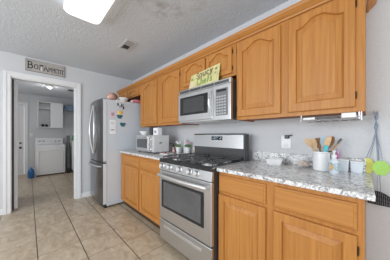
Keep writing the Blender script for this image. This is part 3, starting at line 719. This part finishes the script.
# cupboard
t = thing('laundry_cupboard', (-7.07, .5, 1.41), 'white wall cupboard over the washing machine with its left door missing', 'cupboard')
x0, x1, y0, y1, z0, z1 = LX + .001, -6.92, .195, .795, 1.415, 2.19
m = MB()
for b in ((y0, y0 + .018, z0, z1), (y1 - .018, y1, z0, z1), (y0 + .018, y1 - .018, z0, z0 + .018), (y0 + .018, y1 - .018, z1 - .018, z1), (.49, .505, z0 + .018, z1 - .018)): m.box(x0, x1, b[0], b[1], b[2], b[3])
m.box(x0, x0 + .008, y0 + .018, y1 - .018, z0 + .018, z1 - .018)
m.build('cupboard_body', WHITE, t)
MB().box(x0 + .01, x1 - .01, y0 + .018, .49, 1.985, 2.0).build('shelf', WHITE, t)
MB().box(x1, x1 + .018, .497, .793, 1.405, 2.175, .002, 1).build('door', WHITE, t)
for y, lb in ((.315, 'black shoe on the bottom shelf of the laundry cupboard, left one of the two'), (.40, 'black shoe on the bottom shelf of the laundry cupboard, right one of the two')):
    MB().rings([[(-7.13 + a, y + b * w_, 1.434 + zz) for a, b in ((0, -.03), (.10, -.036), (.20, -.032), (.235, 0), (.20, .032), (.10, .036), (0, .03), (-.02, 0))] for w_, zz in ((1, 0), (1.05, .02), (.9, .05), (.6, .075))]).build('shoe', BLACK, None, True, label=lb, category='shoe', group='black shoes in the laundry cupboard')
t = thing('wire_shelf', (-7.1, 1.1, 1.93), 'white wire shelf on the laundry back wall right of the cupboard', 'shelf')
m = MB()
for k in range(7): m.tube([(LX + .01 + k * .045, .82, 1.985), (LX + .01 + k * .045, 1.495, 1.985)], .004, 6)
for k in range(16): m.tube([(LX + .005, .83 + k * .043, 1.988), (LX + .29, .83 + k * .043, 1.988), (LX + .295, .83 + k * .043, 1.95)], .002, 4)
m.tube([(LX + .297, .82, 1.95), (LX + .297, 1.495, 1.95)], .005, 6).tube([(LX + .005, .9, 1.75), (LX + .28, .9, 1.98)], .005, 6)
m.build('shelf_grid', plain('coated_wire', (.35, .35, .36), .4), t)
CL = plain('blue_cloth', (.22, .30, .42), .85, var=.3, bscale=18)
o = MB().box(LX + .03, LX + .27, .83, 1.2, 1.993, 2.08, .03, 3).box(LX + .04, LX + .26, .85, 1.16, 2.075, 2.17, .03, 3).build('folded_cloths', CL, None, True, label='folded pale blue cloths lying on the wire shelf in the laundry room', category='cloth')
t = thing('laundry_ceiling_light', (-5.6, .38, ZC), 'small round white ceiling light in the laundry room', 'ceiling light')
MB().lathe((-5.6, .38, ZC - .0305), [(.075, 0), (.08, .01), (.08, .03)], 24).build('base', plain('lamp_base_grey', (.45, .45, .45), .5), t, True)
MB().lathe((-5.6, .38, ZC - .085), [(.02, 0), (.048, .018), (.062, .055)], 24).build('lamp_globe', emit('dim_globe', (1, .98, .95), .55), t, True)
l = bpy.data.lights.new('laundry_bulb', 'POINT'); l.energy = 3; l.shadow_soft_size = .06
lo = bpy.data.objects.new('laundry_bulb', l); COL.objects.link(lo); lo.location = (-5.6, .38, ZC - .22)
t = thing('laundry_vent', (-5.8, .84, ZC), 'small dark air vent in the laundry room ceiling', 'vent')
MB().box(-5.9, -5.68, .76, .92, ZC - .008, ZC - .0005, .002, 1).build('frame', plain('vent_grey', (.45, .45, .45), .5), t)
for k in range(5): MB().box(-5.89 + k * .042, -5.865 + k * .042, .78, .90, ZC - .010, ZC - .008).build('slot', BLACK, t)
t = thing('wall_outlet', (LX, .06, 1.14), 'white outlet plate on the laundry wall above the blue jug', 'outlet')
MB().box(LX + .0005, LX + .007, .02, .10, 1.12, 1.24, .002, 1).build('plate', WPLAST, t)
MB().box(LX + .007, LX + .03, .045, .075, 1.14, 1.17, .003).build('plug', WPLAST, t)

# ------------------------------------------------------------------ left counter
CZ = .9185
TX0, TX1, TY0, TY1, TZ0, TZ1 = -2.615, -2.095, 1.235, 1.505, CZ + .016, 1.178
t = thing('toaster_oven', ((TX0 + TX1) / 2, 1.37, CZ), 'silver and white toaster oven on the counter beside the refrigerator', 'toaster oven')
MB().box(TX0, TX1, TY0 + .012, TY1, TZ0, TZ1, .008, 2).build('oven_body', plain('silver_white', (.72, .72, .73), .3), t)
MB().box(TX0, TX1, TY0, TY0 + .012, TZ0 + .004, TZ1 - .003, .003, 1).build('front_frame', STEELL, t)
td = MB().box(TX0 + .02, TX1 - .125, TY0 - .010, TY0, TZ0 + .025, TZ1 - .02, .003, 1).build('glass_door', STEELL, t)
MB().box(TX0 + .05, TX1 - .155, TY0 - .012, TY0 - .010, TZ0 + .055, TZ1 - .055).build('window', plain('toaster_glass', (.09, .09, .095), .15), td)
MB().tube([(TX0 + .05, TY0 - .012, TZ1 - .033), (TX0 + .05, TY0 - .035, TZ1 - .033), (TX1 - .155, TY0 - .035, TZ1 - .033), (TX1 - .155, TY0 - .012, TZ1 - .033)], .007).build('handle', CHROME, td, True)
for z in (.045, .115, .185): MB().lathe((TX1 - .062, TY0 + .001, TZ0 + z), [(.022, 0), (.020, .018), (.016, .022)], 18, Matrix.Rotation(R(90), 4, 'X')).build('knob', CHROME, t, True)
for x in (TX0 + .04, TX1 - .04):
    for y in (TY0 + .04, TY1 - .03): MB().lathe((x, y, CZ), [(.016, 0), (.014, .018)], 12).build('foot', BLACK, t)
MB().box(TX1 - .0005, TX1 + .002, 1.335, 1.375, 1.06, 1.075, .001, 1).build('side_vent', DARK, t)
zt = TZ1 + .0005
MB().lathe((-2.515, 1.33, zt), [(.04, 0), (.045, .005), (.075, .05), (.08, .062), (.074, .058), (.04, .01)], 24).build('bowl', WPLAST, None, True, label='white bowl on top of the toaster oven at its left end', category='bowl')
MB().box(-.055, .055, -.004, .004, 0, .12, .003, M=Matrix.Translation((-2.49, 1.445, zt)) @ Matrix.Rotation(R(-16), 4, 'X')).build('plate', WPLAST, None, label='white plate standing on edge behind the bowl on the toaster oven', category='plate')
t = thing('utensil_can', (-2.37, 1.37, zt), 'dark grey canister on top of the toaster oven between bowl and white box', 'canister')
MB().lathe((-2.37, 1.37, zt), [(.036, 0), (.036, .095), (.038, .1)], 20).build('can_body', plain('slate_grey', (.05, .055, .06), .45), t, True)
MB().lathe((-2.37, 1.37, zt + .1005), [(.039, 0), (.039, .012), (.03, .018)], 20).build('lid', DARK, t, True)
t = thing('white_carton', (-2.2, 1.37, zt), 'small white box on top of the toaster oven at its right end', 'box')
MB().box(-2.255, -2.135, 1.33, 1.40, zt, zt + .105, .002, 1).build('box_body', PAPER, t)
MB().box(-2.225, -2.165, 1.3285, 1.33, zt + .03, zt + .07).build('printed_label', INK, t)
MB().tube([(-2.085, 1.50, 1.06), (-2.06, 1.55, 1.05), (-2.05, 1.57, .98), (-2.05, 1.60, .930), (-2.06, 1.66, .926)], .005, 6).build('power_cord', BLACK, None, True, label='black power cord behind the toaster oven', category='cord')
# spoon rest with tongs near the toaster oven
t = thing('spoon_rest', (-1.93, 1.30, CZ), 'low white tray with red and silver packets in front of the toaster oven', 'tray')
MB().rings([[(-1.93 + a * w_, 1.34 + b * w_, CZ + z) for a, b in ((-.10, -.05), (.10, -.05), (.10, .05), (-.10, .05))] for w_, z in ((.85, .0), (1, .015), (.94, .015), (.8, .004))]).build('tray_body', WPLAST, t)
MB().box(-1.99, -1.93, 1.32, 1.35, CZ + .005, CZ + .022, .004).build('red_packet', plain('red_packet', (.5, .10, .06), .5), t)
MB().box(-1.92, -1.87, 1.33, 1.36, CZ + .005, CZ + .018, .004).build('silver_packet', CHROME, t)
LEAF = plain('leaf_green', (.14, .30, .07), .6, var=.3, bscale=40)
def pot(x, y, fl, label):
    t = thing('potted_flower', (x, y, CZ), label, 'potted flower', 'little flower pots behind the range')
    MB().lathe((x, y, CZ), [(.026, 0), (.028, .004), (.038, .075), (.041, .078), (.041, .088), (.035, .088), (.033, .070)], 20).build('pot', WHITE, t, True)
    MB().lathe((x, y, CZ + .066), [(.033, 0), (.033, .006)], 16).build('soil', plain('soil', (.08, .05, .03), .9), t)
    m = MB()
    for k in range(22):
        a = rnd.uniform(0, 6.28); e = rnd.uniform(.02, .05); zz = CZ + .085 + rnd.uniform(0, .035)
        m.sphere((x + e * math.cos(a), y + e * math.sin(a), zz), .014, (1, .8, .5), 1)
    for k in range(5):
        a = k * 1.26; m.tube([(x, y, CZ + .07), (x + .02 * math.cos(a), y + .02 * math.sin(a), CZ + .125)], .002, 4)
    m.build('foliage', LEAF, t, True)
    for k in range(5):
        a = k * 1.26 + .3; c = (x + .025 * math.cos(a), y + .025 * math.sin(a), CZ + .142 + .016 * (k % 2))
        MB().sphere(c, .017, (1, 1, .7), 2, .1).build('blossom', fl, t, True)
pot(-1.965, 1.575, PAPER, 'small white pot with white blossoms on the left counter, nearer the toaster oven')
pot(-1.815, 1.625, PINK, 'small white pot with pink blossoms on the left counter, nearer the range')
t = thing('soap_bottle', (-1.90, 1.66, CZ), 'pale bottle standing behind and between the two flower pots', 'bottle')
MB().lathe((-1.90, 1.655, CZ), [(.026, 0), (.028, .01), (.028, .13), (.012, .155), (.012, .165)], 18).build('bottle_body', FROST, t, True)
MB().lathe((-1.90, 1.655, CZ + .165), [(.015, 0), (.015, .03), (.01, .034)], 14).build('cap', WPLAST, t, True)
t = thing('glass_jar', (-1.70, 1.62, CZ), 'clear lidded glass jar between the flower pots and the range', 'jar')
MB().lathe((-1.700, 1.652, CZ), [(.03, 0), (.033, .01), (.033, .12), (.026, .135)], 20).build('jar_body', CLEAR, t, True)
MB().lathe((-1.700, 1.652, CZ), [(.029, .003), (.029, .06)], 16).build('jar_contents', plain('beige_contents', (.55, .42, .30), .7, var=.3), t, True)
MB().lathe((-1.700, 1.652, CZ + .135), [(.029, 0), (.029, .018), (.01, .024)], 18).build('lid', CHROME, t, True)
t = thing('figurine', (-2.02, 1.52, CZ), 'small pink pig figurine on the counter left of the flower pots', 'figurine')
t['label'] = 'small pink rounded figurine on the counter left of the flower pots'
MB().sphere((-2.02, 1.53, CZ + .026), .026, (1, .85, 1), 3).sphere((-2.02, 1.525, CZ + .06), .018, (1, .9, 1), 3).build('body', plain('dusky_pink', (.62, .38, .36), .6, var=.2), t, True)
for s_ in (-1, 1): MB().sphere((-2.02 + s_ * .012, 1.525, CZ + .077), .006, (1, .6, 1), 2).build('ear', PINK, t, True)

# ------------------------------------------------------------------ right counter
t = thing('wall_outlet', (-.54, D, 1.06), 'white outlet plate on the kitchen wall right of the range', 'outlet')
MB().box(-.585, -.502, D - .007, D - .0003, 1.060, 1.176, .002, 1).build('plate', WHITE, t)
for z in (1.088,):
    MB().box(-.560, -.527, D - .009, D - .007, z - .014, z + .014, .003).build('socket', WPLAST, t)
t = thing('black_adapter', (-.52, D - .03, 1.15), 'black plug in the top socket of the outlet on the kitchen wall', 'plug')
MB().box(-.548, -.512, D - .035, D - .0075, 1.148, 1.180, .004).build('plug_body', BLACK, t)
MB().tube([(-.512, D - .02, 1.172), (-.498, D - .02, 1.182), (-.490, D - .012, 1.178)], .005, 6).build('cord', BLACK, t, True)
dm = Matrix.Translation((-.588, 1.548, CZ)) @ Matrix.Rotation(R(18), 4, 'Z')
rs = []
for w_, d_, z in ((.048, .034, 0), (.055, .040, .006), (.064, .048, .046), (.070, .054, .050), (.070, .054, .055), (.060, .044, .055), (.050, .036, .010)):
    ring = []
    for cx, cy, a0 in ((1, 1, 0), (-1, 1, 90), (-1, -1, 180), (1, -1, 270)):
        for k in range(4):
            a = R(a0 + k * 30); ring.append(dm @ Vector((cx * (w_ - .014) + .014 * math.cos(a), cy * (d_ - .014) + .014 * math.sin(a), z)))
    rs.append(ring)
MB().rings(rs).build('baking_dish', WHITE, None, True, label='small white rectangular ceramic dish on the right counter under the outlet', category='dish')
t = thing('candle_jar', (-.365, 1.628, CZ), 'clear glass dish with beige shells on the counter left of the white crock', 'glass dish')
MB().lathe((-.385, 1.612, CZ), [(.046, 0), (.05, .004), (.054, .085), (.051, .085), (.047, .007)], 28).build('glass_bowl', CLEAR, t, True)
SH = plain('beige_shell', (.60, .43, .32), .6, var=.25, bscale=50)
for a, e, r in ((0, .022, .026), (2.1, .02, .026), (4.2, .022, .026), (1, .005, .026)):
    m = MB().sphere((-.385 + e * math.cos(a), 1.612 + e * math.sin(a), CZ + .008 + r * .62 + (.014 if a == 1 else 0)), r, (1.1, .9, .62), 3, .03)
    m.build('shell', SH, t, True)
# crock with utensils
KX, KY = -.252, 1.555
t = thing('utensil_crock', (KX, KY, CZ), 'white ceramic utensil crock on the right counter', 'crock')
MB().lathe((KX, KY, CZ), [(.045, 0), (.051, .005), (.052, .06), (.052, .128), (.056, .132), (.056, .142), (.050, .142), (.048, .13), (.047, .012)], 32).build('crock_body', WHITE, t, True)
WD = [plain('pale_wood', (.62, .42, .24), .6, var=.15, bscale=30), plain('brown_wood', (.30, .155, .075), .6, var=.2, bscale=30), plain('mid_wood', (.46, .27, .13), .6, var=.2, bscale=30)]
CYAN = plain('turquoise_silicone', (.10, .50, .58), .4); PBL = plain('pale_blue_silicone', (.50, .62, .70), .4)
zb = CZ + .018
def spoon(dx, dy, topx, topy, L, hw, hl, hm, sm, label, kind='spoon', slots=0):
    base = Vector((KX + dx, KY + dy, zb)); top = Vector((KX + topx, KY + topy, CZ + L)); d = (top - base).normalized()
    t = thing(kind, tuple(base), label, kind.replace('_', ' '), 'utensils in the white crock')
    neck = top - d * hl
    MB().tube([base, (base + neck) / 2, neck + d * .01], [.006, .0055, .006], 8).build('handle', sm, t, True)
    side = d.cross(Vector((.35, -1, 0))).normalized(); nr = side.cross(d).normalized()
    if nr.y > 0: nr = -nr
    rs = []; n = 10
    for i in range(n + 1):
        s = i / n
        if kind == 'wooden_spoon': w = hw * (math.sin(math.pi * min(.97, .08 + s * .92)) ** .6)
        else: w = hw * min(1, .25 + s * 1.8) * (1 if s < .9 else .88)
        c = neck + d * hl * s + nr * (-.006 * math.sin(math.pi * s) if kind == 'wooden_spoon' else 0)
        rs.append([c - side * w + nr * .002, c + nr * (-.001), c + side * w + nr * .002, c + side * w - nr * .003, c - nr * .006, c - side * w - nr * .003])
    MB().rings(rs).build('head', hm, t, True)
spoon(0.030, 0.000, -.100, 0.000, .238, .020, .07, WD[0], WD[0], 'pale wooden spoon leaning furthest left in the white crock', 'wooden_spoon')
spoon(0.012, 0.012, -.062, 0.014, .232, .022, .08, WD[0], WD[0], 'pale flat wooden spatula leaning left in the crock', 'spatula')
spoon(0.009, 0.036, -.030, 0.041, .240, .024, .085, WD[1], WD[1], 'dark brown wooden turner at the left back of the crock', 'turner')
spoon(0.000, 0.024, .008, 0.028, .255, .018, .09, PBL, WD[0], 'pale blue silicone spatula standing upright in the middle of the crock', 'spatula')
spoon(-0.015, -0.024, .052, -0.028, .250, .017, .11, WD[0], WD[2], 'light wooden paddle in front leaning right in the crock', 'paddle')
spoon(-0.009, -0.036, .038, -0.041, .190, .013, .06, CYAN, CYAN, 'short turquoise silicone scraper at the front of the crock', 'scraper')
spoon(-0.020, 0.006, .070, 0.007, .252, .023, .085, WD[1], WD[2], 'brown wooden spoon leaning right in the white crock', 'wooden_spoon')
spoon(-0.030, -0.012, .118, -0.014, .236, .008, .05, IRON, WD[2], 'thin dark tipped wooden handle leaning furthest right in the crock', 'basting_brush')
# soap bottle in front of the crock
t = thing('lotion_bottle', (-.170, 1.490, CZ), 'clear pump bottle with printed label in front of the white crock', 'bottle')
MB().lathe((-.170, 1.490, CZ), [(.024, 0), (.027, .006), (.027, .085), (.012, .105), (.012, .112)], 22).build('bottle_body', FROST, t, True)
MB().lathe((-.170, 1.490, CZ + .02), [(.0275, 0), (.0275, .055)], 22, cap0=False, cap1=False).build('printed_label', plain('teal_label', (.42, .52, .55), .5, var=.4, bscale=60), t, True)
MB().box(-.190, -.172, 1.4608, 1.4635, CZ + .03, CZ + .062).build('amber_print', plain('amber_print', (.55, .34, .12), .5), t)
m = MB().lathe((-.170, 1.490, CZ + .112), [(.015, 0), (.015, .016), (.005, .02), (.005, .036), (.012, .037), (.012, .045)], 16)
m.build('pump', WPLAST, t, True)
MB().tube([(-.170, 1.490, CZ + .152), (-.193, 1.478, CZ + .150), (-.198, 1.475, CZ + .144)], .004, 6).build('nozzle', BLACK, t, True)
def tub(x0, x1, y0, y1, h_, label, col, mark):
    t = thing('plastic_container', ((x0 + x1) / 2, (y0 + y1) / 2, CZ), label, 'container', 'pale plastic containers at the end of the counter')
    MB().rings([[(a, b, CZ + z) for a, b in ((x0 + i, y0 + i), (x1 - i, y0 + i), (x1 - i, y1 - i), (x0 + i, y1 - i))] for i, z in ((.005, 0), (0, h_), (.003, h_), (.007, .004))]).build('tub', FROST, t)
    MB().box(x0 - .002, x1 + .002, y0 - .002, y1 + .002, CZ + h_ + .0005, CZ + h_ + .010, .003).build('lid', WPLAST, t)
    MB().box(x0 + .010, x1 - .010, y0 + .006, y1 - .010, CZ + .006, CZ + h_ * .75).build('contents', col, t)
tub(-.160, -.102, 1.60, 1.67, .080, 'pale blue plastic container beside the pump bottle', plain('pale_blue_stuff', (.60, .70, .80), .6, var=.12), 0)
tub(-.096, -.030, 1.615, 1.68, .070, 'white plastic container at the right end of the counter', plain('white_stuff', (.82, .84, .87), .6, var=.06), 0)
t = thing('pink_tube', (-.168, 1.685, CZ), 'slim pink bottle behind the pale containers next to the crock', 'bottle')
MB().lathe((-.170, 1.66, CZ), [(.011, 0), (.012, .004), (.012, .125)], 14).build('tube_body', plain('hot_pink', (.62, .18, .42), .4), t, True)
MB().lathe((-.170, 1.66, CZ + .125), [(.010, 0), (.009, .03)], 14).build('cap', plain('mauve_cap', (.60, .38, .60), .4), t, True)

# rack under the big cabinet
t = thing('under_cabinet_rack', (-.2, 1.43, 1.29), 'silver wire rack with a white end box mounted under the right wall cabinet', 'rack')
m = MB(); y0, y1, x0, x1 = 1.405, 1.60, -.345, -.045
m.tube([(x0, y0, UZ0), (x0, y0, 1.283), (x1, y0, 1.283), (x1, y0, UZ0)], .0045, 6).tube([(x0, y1, UZ0), (x0, y1, 1.283), (x1, y1, 1.283), (x1, y1, UZ0)], .0045, 6)
for k in range(7): m.tube([(x0 + .05 * k, y0, 1.283), (x0 + .05 * k, y1, 1.283)], .003, 5)
m.tube([(x1 + .01, y0 - .002, UZ0), (x1 + .01, y0 - .002, 1.268)], .004, 8)
m.build('wire_frame', CHROME, t)
MB().box(-.125, -.058, y0 - .002, y0 + .12, 1.289, UZ0 - .001, .003).build('end_box', WHITE, t)
MB().box(-.255, -.14, y0 + .01, y0 + .15, 1.288, 1.300, .002).build('dark_tray', BLACK, t)
MB().box(-.335, -.265, y0 + .01, y0 + .15, 1.288, 1.304, .002).build('white_tray', WPLAST, t)

# fly swatters on a hook
HX, HZ = .030, 1.335
t = thing('wall_hook', (HX, D, HZ), 'small metal hook on the kitchen wall right of the cabinets', 'hook')
MB().box(HX - .014, HX + .014, D - .004, D - .0003, HZ - .004, HZ + .014, .001, 1).build('plate', plain('brass_grey', (.35, .30, .24), .4, metal=.6), t)
MB().tube([(HX - .009, D - .003, HZ), (HX - .009, D - .03, HZ - .004), (HX - .009, D - .034, HZ + .006)], .003, 6).tube([(HX + .009, D - .003, HZ), (HX + .009, D - .03, HZ - .004), (HX + .009, D - .034, HZ + .006)], .003, 6).build('prong', CHROME, t)
WIRE = plain('blue_grey_wire', (.22, .27, .36), .4, metal=.4)
def swatter(label, cx, ztop, outline, mat, y, sx, slots=None):
    t = thing('fly_swatter', (cx, y, ztop), label, 'fly swatter', 'fly swatters hanging on the wall hook')
    MB().tube([(HX + sx * .6, y, HZ + .003), (HX + sx, y, HZ - .03), (HX - sx * .9, y, HZ - .10), (HX - sx * .3, y, HZ - .13), ((HX + cx) / 2 + .0, y, (HZ - .13 + ztop) / 2), (cx - .008, y, ztop)], .0017, 6).tube([(HX + sx * .6, y, HZ + .003), (HX - sx * .5, y, HZ - .03), (HX + sx * .9, y, HZ - .09), (HX + sx * .3, y, HZ - .13), ((HX + cx) / 2 + .006, y, (HZ - .13 + ztop) / 2), (cx + .008, y, ztop)], .0017, 6).build('wire_handle', WIRE, t, True)
    if slots is None:
        MB().prism([(cx + a, ztop + b) for a, b in outline], y - .002, y + .002).build('paddle', mat, t)
    else:
        m = MB(); z0, z1 = ztop - .098, ztop
        def zt_(a): return z1 - .002 - .030 * ((a + .01) / .06) ** 2
        def zb_(a): return z0 + .010 - .10 * (a + .05) * .25
        N_ = 12; up = [(cx + a, zt_(a)) for a in [-.045 + .098 * i / N_ for i in range(N_ + 1)]]; dn = [(cx + a, zb_(a)) for a in [-.052 + .108 * i / N_ for i in range(N_ + 1)]]
        loop = up + dn[::-1] + [up[0]]
        m.tube([(p[0], y, p[1]) for p in loop], .0035, 6)
        for k in range(11):
            f = (k + .5) / 11; i = f * N_
            a = -.045 + .098 * f; b = -.052 + .108 * f
            m.tube([(cx + a, y, zt_(a)), (cx + b, y, zb_(b))], .0040, 5)
        for g in (.35, .7):
            m.tube([(cx - .05 + .1 * i / 6, y, (zt_(-.045 + .098 * i / 6)) * (1 - g) + zb_(-.05 + .1 * i / 6) * g) for i in range(7)], .0025, 5)
        m.build('paddle', mat, t, True)
blob = lambda w, h_, lob: [(w * math.cos(a) * (1 + .06 * math.cos(4 * a)), -h_ / 2 + h_ / 2 * math.sin(a) * (1 + lob * math.cos(6 * a))) for a in [k * math.pi / 18 for k in range(36)]]
swatter('yellow fly swatter hanging behind the green one', -.010, 1.020, blob(.034, .110, .05), plain('yellow_plastic_net', (.62, .60, .10), .5), D - .016, .010)
swatter('bright green fly swatter hanging from the wall hook in front of the yellow one', .052, 1.010, blob(.040, .100, .09), plain('green_plastic_net', (.36, .62, .12), .5), D - .028, -.008)
swatter('black slotted fly swatter hanging lowest beside the counter end', .043, .800, None, plain('black_net', (.03, .03, .035), .5), D - .022, .004, slots=True)
clean_base()
